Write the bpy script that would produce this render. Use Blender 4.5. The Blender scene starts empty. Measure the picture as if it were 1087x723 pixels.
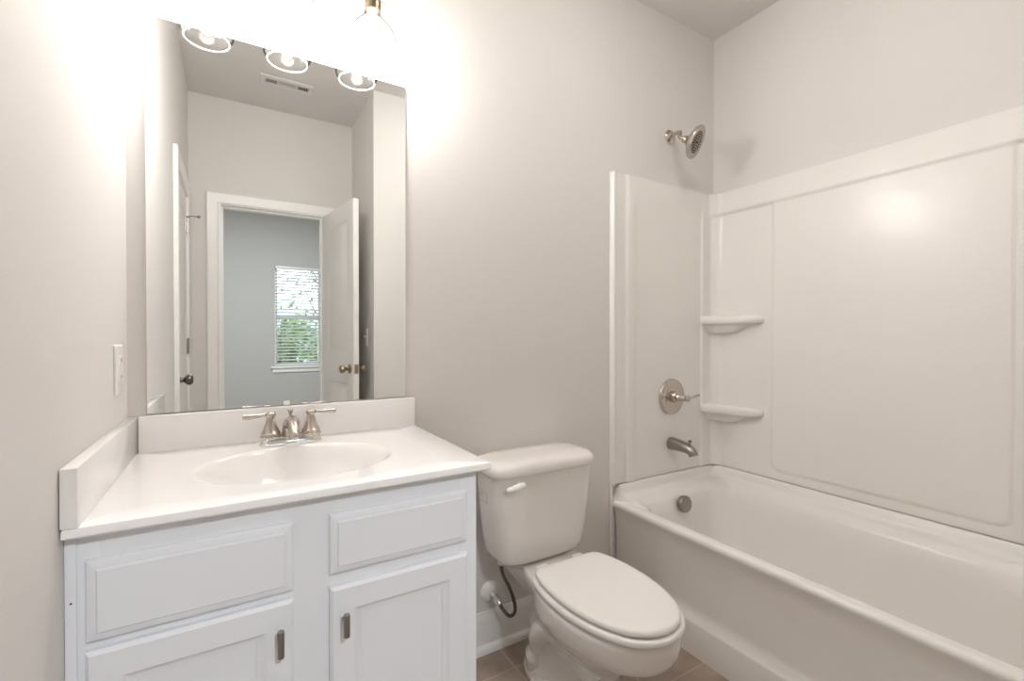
import bpy, bmesh, math, random
from mathutils import Vector, Matrix
R = math.radians
PI = math.pi
scene = bpy.context.scene
COL = scene.collection

# ------------------------------------------------------------------ camera
cam_d = bpy.data.cameras.new('camera')
cam_d.sensor_width = 36.0
cam_d.lens = 492.9 * 36.0 / 1087.0
cam_d.clip_start = 0.01
cam = bpy.data.objects.new('camera', cam_d)
COL.objects.link(cam)
cam.location = (0.2318, -1.5315, 1.1702)
cam.rotation_euler = (R(90 - 0.517), 0, R(-31.056))
scene.camera = cam

# ------------------------------------------------------------------ render look
vs = scene.view_settings
vs.view_transform = 'Standard'
vs.look = 'None'
vs.exposure = 1.20
vs.gamma = 1.0
vs.use_curve_mapping = False
scene.cycles.use_denoising = True
scene.cycles.max_bounces = 14
scene.cycles.diffuse_bounces = 8
scene.cycles.glossy_bounces = 8
scene.cycles.transparent_max_bounces = 24
scene.cycles.caustics_reflective = True
scene.cycles.blur_glossy = 0.5
scene.cycles.sample_clamp_indirect = 6.0

# ------------------------------------------------------------------ light levels
BULB = 215.0           # radiance of the lamp bulbs
SKY = 2.2              # strength of the overcast sky
BED_FILL = 43.0        # watts of the added, unseen bedroom fill light
BULB_COL = (1.0, 0.965, 0.93, 1)
FILL_DOME = 8.5            # radiance of the added bathroom fill dome
FILL_DOME_COL = (1.0, 0.97, 0.94, 1)
BED_FILL_COL = (0.91, 0.95, 1.0)

world = bpy.data.worlds.new('sky')
scene.world = world
world.use_nodes = True
wn = world.node_tree
bg = wn.nodes['Background']
bg.inputs[0].default_value = (0.86, 0.93, 1.0, 1)
bg.inputs[1].default_value = SKY


# ------------------------------------------------------------------ materials
def mat(name, col, rough=0.5, metal=0.0, coat=0.0, spec=0.5, bump=None, var=None, aniso=0.0):
    m = bpy.data.materials.new(name)
    m.use_nodes = True
    nt = m.node_tree
    b = nt.nodes['Principled BSDF']
    b.inputs['Base Color'].default_value = (*col, 1)
    b.inputs['Roughness'].default_value = rough
    b.inputs['Metallic'].default_value = metal
    b.inputs['Coat Weight'].default_value = coat
    b.inputs['Coat Roughness'].default_value = 0.08
    b.inputs['Specular IOR Level'].default_value = spec
    tc = nt.nodes.new('ShaderNodeTexCoord')
    if var:
        sc, amt = var
        n = nt.nodes.new('ShaderNodeTexNoise')
        n.inputs['Scale'].default_value = sc
        n.inputs['Detail'].default_value = 4
        nt.links.new(tc.outputs['Object'], n.inputs['Vector'])
        mx = nt.nodes.new('ShaderNodeMix')
        mx.data_type = 'RGBA'
        mx.inputs[6].default_value = (*[c * (1 - amt) for c in col], 1)
        mx.inputs[7].default_value = (*[min(1, c * (1 + amt)) for c in col], 1)
        nt.links.new(n.outputs['Fac'], mx.inputs[0])
        nt.links.new(mx.outputs[2], b.inputs['Base Color'])
    if bump:
        sc, st = bump
        n2 = nt.nodes.new('ShaderNodeTexNoise')
        n2.inputs['Scale'].default_value = sc
        n2.inputs['Detail'].default_value = 3
        nt.links.new(tc.outputs['Object'], n2.inputs['Vector'])
        bp = nt.nodes.new('ShaderNodeBump')
        bp.inputs['Strength'].default_value = st
        bp.inputs['Distance'].default_value = 0.002
        nt.links.new(n2.outputs['Fac'], bp.inputs['Height'])
        nt.links.new(bp.outputs['Normal'], b.inputs['Normal'])
    return m


M = {}
M['wall'] = mat('greige_paint', (0.70, 0.678, 0.655), 0.75, bump=(260, 0.12), var=(1.5, 0.012))
M['ceiling'] = mat('ceiling_paint', (0.66, 0.64, 0.62), 0.9, bump=(180, 0.15), var=(1.5, 0.012))
M['bedwall'] = mat('bedroom_paint', (0.48, 0.475, 0.45), 0.85, bump=(260, 0.1), var=(1.5, 0.012))
M['trim'] = mat('trim_paint', (0.82, 0.815, 0.80), 0.32, bump=(60, 0.03))
M['door'] = mat('door_paint', (0.79, 0.775, 0.755), 0.36, bump=(90, 0.04))
M['cabinet'] = mat('cabinet_paint', (0.77, 0.785, 0.815), 0.38, bump=(45, 0.03))
M['marble'] = mat('cultured_marble', (0.86, 0.845, 0.835), 0.12, coat=0.4, var=(6, 0.008))
M['china'] = mat('vitreous_china', (0.80, 0.772, 0.742), 0.10, coat=0.6, var=(4, 0.006))
M['seat'] = mat('seat_plastic', (0.86, 0.845, 0.825), 0.22, var=(4, 0.005))
M['acrylic'] = mat('acrylic_shell', (0.81, 0.79, 0.765), 0.25, coat=0.0, spec=0.4, bump=(9, 1.0), var=(3, 0.006))
M['nickel'] = mat('brushed_nickel', (0.56, 0.51, 0.46), 0.26, metal=1.0, bump=(300, 0.04))
M['nickel_dark'] = mat('dark_nickel', (0.33, 0.295, 0.265), 0.32, metal=1.0, bump=(300, 0.04))
M['chrome'] = mat('chrome', (0.78, 0.77, 0.76), 0.08, metal=1.0, bump=(80, 0.01))
M['brass'] = mat('antique_brass', (0.40, 0.32, 0.22), 0.28, metal=1.0, bump=(200, 0.03))
M['knob'] = mat('dark_knob', (0.20, 0.19, 0.18), 0.25, metal=1.0, bump=(200, 0.02))
M['plastic'] = mat('white_plastic', (0.85, 0.84, 0.82), 0.35, bump=(90, 0.01))
M['dark'] = mat('dark_gap', (0.03, 0.028, 0.026), 0.8, bump=(50, 0.05))
M['hose'] = mat('braided_hose', (0.16, 0.13, 0.11), 0.4, metal=0.8, bump=(900, 0.6))
M['carpet'] = mat('carpet', (0.42, 0.38, 0.33), 0.95, bump=(500, 0.8), var=(60, 0.15))
M['slat'] = mat('blind_slat', (0.70, 0.71, 0.71), 0.4, bump=(40, 0.02))
M['bark'] = mat('bark', (0.12, 0.10, 0.085), 0.9, bump=(40, 0.6), var=(12, 0.25))
M['leaf_a'] = mat('leaf_light', (0.15, 0.20, 0.085), 0.6, var=(3, 0.3))
M['leaf_b'] = mat('leaf_dark', (0.09, 0.14, 0.07), 0.6, var=(3, 0.3))
M['leaf_c'] = mat('leaf_pale', (0.20, 0.25, 0.24), 0.6, var=(3, 0.3))
M['lawn'] = mat('lawn', (0.16, 0.22, 0.08), 0.95, bump=(80, 0.8), var=(5, 0.3))
M['roof'] = mat('roof_shingle', (0.30, 0.31, 0.33), 0.9, bump=(30, 0.5), var=(8, 0.15))
M['siding'] = mat('house_siding', (0.50, 0.55, 0.60), 0.8, bump=(20, 0.2), var=(4, 0.05))
M['register'] = mat('register_paint', (0.70, 0.685, 0.67), 0.7, bump=(60, 0.02))
M['throat'] = mat('duct_grey', (0.07, 0.066, 0.064), 0.9, bump=(60, 0.02))
M['ink'] = mat('grey_ink', (0.42, 0.39, 0.37), 0.6, bump=(50, 0.01))


def mirror_mat():
    m = bpy.data.materials.new('mirror_silver')
    m.use_nodes = True
    b = m.node_tree.nodes['Principled BSDF']
    b.inputs['Base Color'].default_value = (0.93, 0.945, 0.94, 1)
    b.inputs['Metallic'].default_value = 1.0
    b.inputs['Roughness'].default_value = 0.0
    return m


M['mirror'] = mirror_mat()


def thin_glass(name, col=(0.98, 0.98, 0.98), edge=0.35, body=0.03, white=0.0, tint=1.0):
    m = bpy.data.materials.new(name)
    m.use_nodes = True
    nt = m.node_tree
    for n in list(nt.nodes):
        nt.nodes.remove(n)
    out = nt.nodes.new('ShaderNodeOutputMaterial')
    tr = nt.nodes.new('ShaderNodeBsdfTransparent')
    rp = nt.nodes.new('ShaderNodeValToRGB')
    rp.color_ramp.elements[0].position = 0.52
    rp.color_ramp.elements[0].color = (*col, 1)
    rp.color_ramp.elements[1].position = 0.85
    rp.color_ramp.elements[1].color = (*[c * tint for c in col], 1)
    gl = nt.nodes.new('ShaderNodeBsdfGlossy')
    gl.inputs['Roughness'].default_value = 0.04
    lw = nt.nodes.new('ShaderNodeLayerWeight')
    lw.inputs['Blend'].default_value = 0.5
    mp = nt.nodes.new('ShaderNodeMapRange')
    mp.inputs[3].default_value = body
    mp.inputs[4].default_value = edge
    nt.links.new(lw.outputs['Facing'], mp.inputs[0])
    nt.links.new(lw.outputs['Facing'], rp.inputs[0])
    nt.links.new(rp.outputs[0], tr.inputs[0])
    mx = nt.nodes.new('ShaderNodeMixShader')
    nt.links.new(mp.outputs[0], mx.inputs[0])
    nt.links.new(tr.outputs[0], mx.inputs[1])
    nt.links.new(gl.outputs[0], mx.inputs[2])
    last = mx
    if white > 0:
        tl = nt.nodes.new('ShaderNodeBsdfTranslucent')
        tl.inputs[0].default_value = (0.95, 0.95, 0.93, 1)
        df = nt.nodes.new('ShaderNodeBsdfDiffuse')
        df.inputs[0].default_value = (0.95, 0.95, 0.93, 1)
        ad = nt.nodes.new('ShaderNodeMixShader')
        nt.links.new(tl.outputs[0], ad.inputs[1])
        nt.links.new(df.outputs[0], ad.inputs[2])
        m2 = nt.nodes.new('ShaderNodeMixShader')
        m2.inputs[0].default_value = white
        nt.links.new(mx.outputs[0], m2.inputs[1])
        nt.links.new(ad.outputs[0], m2.inputs[2])
        last = m2
    nt.links.new(last.outputs[0], out.inputs[0])
    return m


M['shade_glass'] = thin_glass('clear_shade_glass', edge=0.16, body=0.012, tint=0.5)
M['rim_glass'] = thin_glass('thick_rim_glass', edge=0.25, body=0.05, white=0.35, tint=0.45)
M['pane'] = thin_glass('window_glass', (0.97, 0.985, 0.985), edge=0.3, body=0.02)


def emit_mat(name, col, strength):
    m = bpy.data.materials.new(name)
    m.use_nodes = True
    b = m.node_tree.nodes['Principled BSDF']
    b.inputs['Base Color'].default_value = col
    b.inputs['Emission Color'].default_value = col
    b.inputs['Emission Strength'].default_value = strength
    return m


M['dome'] = emit_mat('fill_dome_glow', FILL_DOME_COL, FILL_DOME)  # glow of the added bathroom fill
M['bulb'] = emit_mat('lit_bulb', BULB_COL, BULB)


def tile_mat():
    m = bpy.data.materials.new('floor_tile')
    m.use_nodes = True
    nt = m.node_tree
    b = nt.nodes['Principled BSDF']
    b.inputs['Roughness'].default_value = 0.42
    tc = nt.nodes.new('ShaderNodeTexCoord')
    mp = nt.nodes.new('ShaderNodeMapping')
    mp.inputs['Location'].default_value = (-1.083 + 0.33 * 10, 0.140 + 0.33 * 10, 0)
    nt.links.new(tc.outputs['Object'], mp.inputs['Vector'])
    br = nt.nodes.new('ShaderNodeTexBrick')
    br.offset = 0.0
    br.squash = 1.0
    br.inputs['Scale'].default_value = 1.0
    br.inputs['Brick Width'].default_value = 0.33
    br.inputs['Row Height'].default_value = 0.33
    br.inputs['Mortar Size'].default_value = 0.0028
    br.inputs['Mortar Smooth'].default_value = 0.2
    br.inputs['Color1'].default_value = (0.325, 0.255, 0.20, 1)
    br.inputs['Color2'].default_value = (0.36, 0.285, 0.225, 1)
    br.inputs['Mortar'].default_value = (0.45, 0.38, 0.31, 1)
    nt.links.new(mp.outputs[0], br.inputs['Vector'])
    n = nt.nodes.new('ShaderNodeTexNoise')
    n.inputs['Scale'].default_value = 9
    n.inputs['Detail'].default_value = 6
    nt.links.new(tc.outputs['Object'], n.inputs['Vector'])
    mr = nt.nodes.new('ShaderNodeMapRange')
    mr.inputs[1].default_value = 0.3
    mr.inputs[2].default_value = 0.7
    mr.inputs[3].default_value = 0.78
    mr.inputs[4].default_value = 1.2
    nt.links.new(n.outputs['Fac'], mr.inputs[0])
    mx = nt.nodes.new('ShaderNodeMix')
    mx.data_type = 'RGBA'
    mx.blend_type = 'MULTIPLY'
    mx.inputs[0].default_value = 1.0
    nt.links.new(br.outputs['Color'], mx.inputs[6])
    nt.links.new(mr.outputs[0], mx.inputs[7])
    nt.links.new(mx.outputs[2], b.inputs['Base Color'])
    bp = nt.nodes.new('ShaderNodeBump')
    bp.inputs['Strength'].default_value = 0.4
    bp.inputs['Distance'].default_value = 0.002
    bp.invert = True
    nt.links.new(br.outputs['Fac'], bp.inputs['Height'])
    nt.links.new(bp.outputs['Normal'], b.inputs['Normal'])
    return m


M['tile'] = tile_mat()


# ------------------------------------------------------------------ helpers
def wloc(o):
    v = Vector((0, 0, 0))
    while o:
        v = v + Vector(o.location)
        o = o.parent
    return v


def obj(name, bm, m, parent=None, base=None, sharp=38, smooth=True):
    """Link a bmesh given in world coordinates as one mesh object (origin at base, or at its parent)."""
    bmesh.ops.recalc_face_normals(bm, faces=bm.faces)
    off = Vector(base) if base is not None else Vector((0, 0, 0))
    if parent is not None:
        off = wloc(parent)
    bmesh.ops.translate(bm, verts=bm.verts, vec=-off)
    me = bpy.data.meshes.new(name)
    bm.to_mesh(me)
    bm.free()
    me.materials.append(m)
    if smooth:
        for p in me.polygons:
            p.use_smooth = True
        me.set_sharp_from_angle(angle=R(sharp))
    o = bpy.data.objects.new(name, me)
    COL.objects.link(o)
    if parent is not None:
        o.parent = parent
    elif base is not None:
        o.location = base
    return o


def tag(o, label, cat, group=None):
    o['label'] = label
    o['category'] = cat
    if group:
        o['group'] = group
    return o


def thing(name, label, cat, loc, group=None):
    o = bpy.data.objects.new(name, None)
    o.empty_display_size = 0.05
    COL.objects.link(o)
    o.location = loc
    return tag(o, label, cat, group)


def struct(name, bm, m, parent=None, **k):
    o = obj(name, bm, m, parent, **k)
    if parent is None:
        o['kind'] = 'structure'
    return o


def copy_tree(o, delta, label):
    r = o.copy()
    COL.objects.link(r)
    r.location = Vector(o.location) + Vector(delta)
    r['label'] = label

    def kids(src, dst):
        for ch in list(src.children):
            c = ch.copy()
            COL.objects.link(c)
            c.parent = dst
            kids(ch, c)
    kids(o, r)
    return r


def box(bm, x0, x1, y0, y1, z0, z1, bev=0.0, seg=2):
    ret = bmesh.ops.create_cube(bm, size=1.0)
    vs_ = ret['verts']
    for v in vs_:
        v.co = Vector(((x0 + x1) / 2 + v.co.x * (x1 - x0), (y0 + y1) / 2 + v.co.y * (y1 - y0), (z0 + z1) / 2 + v.co.z * (z1 - z0)))
    if bev > 0:
        es = list({e for v in vs_ for e in v.link_edges})
        bmesh.ops.bevel(bm, geom=es, offset=bev, segments=seg, affect='EDGES', profile=0.5)
    return bm


def BX(*a, **k):
    return box(bmesh.new(), *a, **k)


def loft(bm, rings, cap0=True, cap1=True, closed=True):
    V = [[bm.verts.new(p) for p in r] for r in rings]
    n = len(V[0])
    for a, b in zip(V[:-1], V[1:]):
        for i in range(n if closed else n - 1):
            j = (i + 1) % n
            try:
                bm.faces.new((a[i], a[j], b[j], b[i]))
            except ValueError:
                pass
    if cap0:
        bm.faces.new(V[0][::-1])
    if cap1:
        bm.faces.new(V[-1])
    return V


def frame_of(axis):
    a = Vector(axis).normalized()
    u = a.orthogonal().normalized()
    return a, u, a.cross(u)


def lathe(bm, prof, org, axis=(0, 0, 1), n=32, cap0=True, cap1=True, scale=(1, 1), ref=None):
    """prof: list of (radius, height along axis)."""
    a, u, w = frame_of(axis)
    if ref is not None:
        u = (Vector(ref) - a * Vector(ref).dot(a)).normalized()
        w = a.cross(u)
    o = Vector(org)
    rings = []
    for r, h in prof:
        rings.append([o + a * h + u * (max(r, 1e-5) * scale[0] * math.cos(2 * PI * i / n)) + w * (max(r, 1e-5) * scale[1] * math.sin(2 * PI * i / n)) for i in range(n)])
    loft(bm, rings, cap0, cap1)
    return bm


def tube(bm, pts, rad, n=14, flat=None):
    """Tube along a polyline; rad a number or a list; flat = vertical squash list."""
    P = [Vector(p) for p in pts]
    rr = rad if isinstance(rad, (list, tuple)) else [rad] * len(P)
    up = Vector((0, 0, 1))
    T0 = (P[1] - P[0]).normalized()
    u = up - T0 * up.dot(T0)
    if u.length < 1e-3:
        u = Vector((1, 0, 0))
    u.normalize()
    rings = []
    for i, p in enumerate(P):
        t = (P[min(i + 1, len(P) - 1)] - P[max(i - 1, 0)]).normalized()
        u = (u - t * u.dot(t)).normalized()
        w = t.cross(u)
        f = flat[i] if flat else 1.0
        rings.append([p + u * (rr[i] * f * math.cos(2 * PI * k / n)) + w * (rr[i] * math.sin(2 * PI * k / n)) for k in range(n)])
    loft(bm, rings)
    return bm


def catmull(pts, per=8):
    P = [Vector(p) for p in pts]
    P = [P[0] * 2 - P[1]] + P + [P[-1] * 2 - P[-2]]
    out = []
    for i in range(1, len(P) - 2):
        for k in range(per):
            t = k / per
            a, b, c, d = P[i - 1], P[i], P[i + 1], P[i + 2]
            out.append(0.5 * ((2 * b) + (c - a) * t + (2 * a - 5 * b + 4 * c - d) * t * t + (3 * b - a - 3 * c + d) * t ** 3))
    out.append(P[-2])
    return out


def rrect(x0, x1, y0, y1, r, n=8):
    """Rounded rectangle outline, counter-clockwise, 4*(n+1) points, starting at the x1,y0 corner."""
    pts = []
    for cx, cy, a0 in ((x1 - r, y0 + r, -90), (x1 - r, y1 - r, 0), (x0 + r, y1 - r, 90), (x0 + r, y0 + r, 180)):
        for k in range(n + 1):
            a = R(a0 + 90 * k / n)
            pts.append((cx + r * math.cos(a), cy + r * math.sin(a)))
    return pts


def superell(cx, cy, a, b, p=2.0, n=48, bf=None, pf=None):
    """Super-ellipse; bf / pf: other half length / power for the front (negative y) half."""
    pts = []
    for i in range(n):
        t = 2 * PI * i / n
        c, s = math.cos(t), math.sin(t)
        bb, pp = (b, p)
        if s < 0:
            bb = bf if bf is not None else b
            pp = pf if pf is not None else p
        pts.append((cx + a * math.copysign(abs(c) ** (2 / pp), c), cy + bb * math.copysign(abs(s) ** (2 / pp), s)))
    return pts


def panel_slab(bm, u0, u1, v0, v1, d0, d1, panels, mp, ease=0.003, prof=((0.0, 0.0), (0.010, -0.007), (0.022, -0.007), (0.04, -0.002)), both=False):
    """Flat slab between depths d0 and d1; its d1 face (or both faces) carries moulded panels."""
    def quadring(a, b):
        for i in range(4):
            bm.faces.new((a[i], a[(i + 1) % 4], b[(i + 1) % 4], b[i]))

    def rect(ua, ub, va, vb, d):
        return [bm.verts.new(mp(u, v, d)) for u, v in ((ua, va), (ub, va), (ub, vb), (ua, vb))]

    def face(d, sgn):
        us = sorted({u0 + ease, u1 - ease, *[p[0] for p in panels], *[p[1] for p in panels]})
        vs_ = sorted({v0 + ease, v1 - ease, *[p[2] for p in panels], *[p[3] for p in panels]})
        for i in range(len(us) - 1):
            for j in range(len(vs_) - 1):
                cu, cv = (us[i] + us[i + 1]) / 2, (vs_[j] + vs_[j + 1]) / 2
                if any(p[0] < cu < p[1] and p[2] < cv < p[3] for p in panels):
                    continue
                bm.faces.new(rect(us[i], us[i + 1], vs_[j], vs_[j + 1], d))
        for p in panels:
            prev = None
            for ins, dd in prof:
                q = rect(p[0] + ins, p[1] - ins, p[2] + ins, p[3] - ins, d + sgn * dd)
                if prev:
                    quadring(prev, q)
                prev = q
            bm.faces.new(prev)
    face(d1, 1)
    a = rect(u0 + ease, u1 - ease, v0 + ease, v1 - ease, d1)
    b = rect(u0, u1, v0, v1, d1 - ease * (1 if d1 > d0 else -1))
    quadring(a, b)
    if both:
        c = rect(u0, u1, v0, v1, d0 + ease * (1 if d1 > d0 else -1))
        quadring(b, c)
        e = rect(u0 + ease, u1 - ease, v0 + ease, v1 - ease, d0)
        quadring(c, e)
        face(d0, -1)
    else:
        c = rect(u0, u1, v0, v1, d0)
        quadring(b, c)
        bm.faces.new(c)
    bmesh.ops.remove_doubles(bm, verts=bm.verts, dist=1e-5)
    return bm


def profile_run(bm, prof, A, B, nrm):
    """Extrude a (depth, height) profile from A to B; nrm points into the room."""
    A, B, nrm = Vector(A), Vector(B), Vector(nrm)
    r0 = [A + nrm * d + Vector((0, 0, z)) for d, z in prof]
    r1 = [B + nrm * d + Vector((0, 0, z)) for d, z in prof]
    loft(bm, [r0, r1])
    return bm


BASE_PROF = [(0, 0), (0.013, 0), (0.013, 0.100), (0.0115, 0.108), (0.0115, 0.116), (0.008, 0.124), (0.006, 0.136), (0.003, 0.143), (0, 0.143)]
SHOE_PROF = [(0.013, 0), (0.030, 0), (0.029, 0.012), (0.024, 0.021), (0.018, 0.026), (0.013, 0.027)]


def casing_run(bm, e0, e1, z0, z1, mp, w=0.066, both_legs=True):
    """Door casing around an opening e0..e1 with head z1, mitred; mp(e, z, d)."""
    prof = [(0.005, 0), (0.005, 0.010), (0.012, 0.014), (0.022, 0.014), (0.030, 0.017), (0.052, 0.018), (w - 0.006, 0.020), (w, 0.016), (w, 0)]
    rings = []
    for k in range(4):
        ring = []
        for u, d in prof:
            e = (e0 - u) if k < 2 else (e1 + u)
            z = z0 if k in (0, 3) else z1 + u
            ring.append(mp(e, z, d))
        rings.append(ring)
    loft(bm, rings)
    return bm


# ------------------------------------------------------------------ room dimensions
WX = 2.375        # right wall
HC = 2.701        # ceiling
YF = -2.016       # wall with the doorway
WT = 0.12         # wall thickness
YT = -1.41        # face of the wall at the tub's far end
XW = 0.990        # face of the wall beside the open door
TX = 1.668        # front of the tub
YB = -5.8         # bedroom window wall
BX0, BX1 = -1.6, 3.2
HB = 3.10         # bedroom ceiling

# ------------------------------------------------------------------ shell
struct('floor', BX(-WT, WX + WT, YF - 0.06, WT, -0.05, 0.0), M['tile'])
struct('ceiling', BX(-WT, WX + WT, YF - WT, WT, HC, HC + 0.1), M['ceiling'])
struct('wall_back', BX(-WT, WX + WT, 0, WT, 0, HC), M['wall'])
struct('wall_right', BX(WX, WX + WT, YF - WT, 0, 0, HC), M['wall'])
# block at the end of the tub, beside the open door
struct('wall_tub_end', BX(XW, WX, YF, YT, 0, HC), M['wall'])
# left wall with a closet door opening
CD0, CD1, CDH = -1.868, -1.205, 2.005
bm = bmesh.new()
box(bm, -WT, 0, CD1, 0, 0, HC)
box(bm, -WT, 0, YF, CD0, 0, HC)
box(bm, -WT, 0, CD0, CD1, CDH, HC)
box(bm, -WT - 0.03, -WT, CD0 - 0.1, CD1 + 0.1, 0, CDH + 0.1)
struct('wall_left', bm, M['wall'])
# wall with the doorway into the bedroom
DO0, DO1, DOH = 0.159, 0.800, 2.035
bm = bmesh.new()
box(bm, -WT, DO0, YF - WT, YF, 0, HC)
box(bm, DO1, WX, YF - WT, YF, 0, HC)
box(bm, DO0, DO1, YF - WT, YF, DOH, HC)
struct('wall_far', bm, M['wall'])

# bedroom beyond the doorway
WN0, WN1, WNZ0, WNZ1 = 0.745, 1.352, 0.745, 2.170
bm = bmesh.new()
box(bm, BX0, WN0, YB - 0.14, YB, 0, HB)
box(bm, WN1, BX1, YB - 0.14, YB, 0, HB)
box(bm, WN0, WN1, YB - 0.14, YB, 0, WNZ0)
box(bm, WN0, WN1, YB - 0.14, YB, WNZ1, HB)
struct('wall_bedroom_window', bm, M['bedwall'])
struct('wall_bedroom_left', BX(BX0 - 0.1, BX0, YB - 0.14, YF - WT, 0, HB), M['bedwall'])
struct('wall_bedroom_right', BX(BX1, BX1 + 0.1, YB - 0.14, YF - WT, 0, HB), M['bedwall'])
bm = bmesh.new()
box(bm, BX0, DO0 - 0.001, YF - WT - 0.012, YF - WT, 0, HB)
box(bm, DO1 + 0.001, BX1, YF - WT - 0.012, YF - WT, 0, HB)
box(bm, DO0 - 0.001, DO1 + 0.001, YF - WT - 0.012, YF - WT, DOH, HB)
box(bm, BX0, -WT, YF - WT, YF - WT + 0.05, 0, HB)
box(bm, WX + WT, BX1, YF - WT, YF - WT + 0.05, 0, HB)
struct('wall_bedroom_near', bm, M['bedwall'])
struct('floor_bedroom', BX(BX0 - 0.1, BX1 + 0.1, YB - 0.14, YF - 0.06, -0.05, 0.0), M['carpet'])
struct('ceiling_bedroom', BX(BX0 - 0.1, BX1 + 0.1, YB - 0.14, YF - WT, HB, HB + 0.1), M['ceiling'])

# ------------------------------------------------------------------ baseboards and trim
def base_run(name, A, B, n, shoe=True):
    b = profile_run(bmesh.new(), BASE_PROF, A, B, n)
    if shoe:
        profile_run(b, SHOE_PROF, A, B, n)
    return struct(name, b, M['trim'])


base_run('baseboard_back', (0.745, 0, 0), (1.655, 0, 0), (0, -1, 0))
base_run('baseboard_left', (0, CD1 + 0.07, 0), (0, -0.54, 0), (1, 0, 0))
base_run('baseboard_wing', (XW, YF + 0.001, 0), (XW, YT, 0), (-1, 0, 0))
base_run('baseboard_tub_end', (XW, YT, 0), (TX - 0.012, YT, 0), (0, 1, 0))
base_run('baseboard_bedroom', (BX0, YB, 0), (BX1, YB, 0), (0, 1, 0), False)

struct('trim_1', casing_run(bmesh.new(), DO0, DO1, 0, DOH - 0.012, lambda e, z, d: (e, YF + d, z)), M['trim'])
struct('trim_2', casing_run(bmesh.new(), DO0, DO1, 0, DOH - 0.012, lambda e, z, d: (e, YF - WT - 0.012 - d, z)), M['trim'])
bm = bmesh.new()                      # jamb lining and stops of the doorway
for a, b in ((DO0, DO0 + 0.014), (DO1 - 0.014, DO1)):
    box(bm, a, b, YF - WT - 0.012, YF, 0, DOH)
box(bm, DO0 + 0.014, DO1 - 0.014, YF - WT - 0.012, YF, DOH - 0.014, DOH)
box(bm, DO0 + 0.014, DO0 + 0.026, YF - 0.075, YF - 0.040, 0, DOH - 0.014)
box(bm, DO1 - 0.026, DO1 - 0.014, YF - 0.075, YF - 0.040, 0, DOH - 0.014)
box(bm, DO0 + 0.026, DO1 - 0.026, YF - 0.075, YF - 0.040, DOH - 0.026, DOH - 0.014)
struct('trim_3', bm, M['trim'])
struct('trim_4', casing_run(bmesh.new(), CD0, CD1, 0, CDH - 0.006, lambda e, z, d: (d, e, z)), M['trim'])
bm = bmesh.new()                      # jamb of the closet door
box(bm, -WT, 0, CD0, CD0 + 0.012, 0, CDH)
box(bm, -WT, 0, CD1 - 0.012, CD1, 0, CDH)
box(bm, -WT, 0, CD0 + 0.012, CD1 - 0.012, CDH - 0.012, CDH)
struct('trim_5', bm, M['trim'])


# ------------------------------------------------------------------ doors
def knob_bm(org, axis, bmx=None):
    bmx = bmx or bmesh.new()
    lathe(bmx, [(0.0, 0), (0.030, 0.0), (0.031, 0.004), (0.026, 0.009), (0.013, 0.012), (0.011, 0.024), (0.015, 0.031), (0.024, 0.038), (0.0275, 0.048), (0.025, 0.058), (0.016, 0.065), (0.0, 0.067)], org, axis, 28, False, False)
    return bmx


# closet door in the left wall, closed
lw = CD1 - CD0 - 0.028
def mp_closet(u, v, d): return (d, CD1 - 0.014 - u, v)
door1 = struct('door_1', panel_slab(bmesh.new(), 0, lw, 0.008, CDH - 0.015, -0.036, -0.001,
               [(0.11, lw - 0.11, 0.22, 0.86), (0.11, lw - 0.11, 1.06, 1.90)], mp_closet), M['door'])
kb = obj('door_knob', knob_bm((-0.001, CD1 - 0.075, 0.955), (1, 0, 0)), M['knob'], door1)
for hz in (0.25, 1.11, 1.83):
    b = bmesh.new()
    lathe(b, [(0, 0), (0.006, 0), (0.006, 0.09), (0, 0.09)], (0.007, CD0 + 0.013, hz - 0.045), (0, 0, 1), 12, False, False)
    box(b, -0.001, 0.003, CD0 + 0.013, CD0 + 0.040, hz - 0.044, hz + 0.044)
    lathe(b, [(0, 0), (0.004, 0.001), (0.0045, 0.004), (0.0, 0.007)], (0.007, CD0 + 0.013, hz + 0.045), (0, 0, 1), 10, False, False)
    obj('hinge', b, M['nickel'], door1)
# hinge pin stop on the upper hinge
b = bmesh.new()
tube(b, [(0.007, CD0 + 0.013, 1.885), (0.030, CD0 + 0.03, 1.885), (0.062, CD0 + 0.045, 1.882)], 0.0032, 8)
lathe(b, [(0, 0), (0.009, 0), (0.009, 0.009), (0, 0.011)], (0.060, CD0 + 0.044, 1.882), (0.9, 0.4, -0.05), 12, False, False)
lathe(b, [(0, 0), (0.010, 0), (0.010, 0.006), (0, 0.006)], (0.007, CD0 + 0.013, 1.881), (0, 0, 1), 12, False, False)
obj('door_stop', b, M['nickel_dark'], door1)

# bathroom door, open into the room against the side wall
HA = Vector((0.786, YF + 0.012, 0))
EA = Vector((0.8700, -1.428, 0))
ud = (EA - HA).normalized()
LD = (EA - HA).length
nd = Vector((-ud.y, ud.x, 0))            # towards the left of the room
DT = 0.035
def mp_open(u, v, d): return tuple(HA + ud * u + nd * d + Vector((0, 0, v)))
door2 = struct('door_2', panel_slab(bmesh.new(), 0, LD, 0.010, 2.020, -DT, 0.0,
               [(0.105, LD - 0.105, 0.22, 0.876), (0.105, LD - 0.105, 1.067, 1.915)], mp_open, both=True), M['door'])
kp = HA + ud * (LD - 0.062) + Vector((0, 0, 0.968))
obj('door_knob', knob_bm(kp, nd), M['brass'], door2)
obj('door_knob', knob_bm(kp - nd * DT, -nd), M['brass'], door2)
b = bmesh.new()
P0 = HA + ud * LD - nd * DT / 2
def mpl(a, z, d): return P0 + nd * a + ud * d + Vector((0, 0, z))
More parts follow.
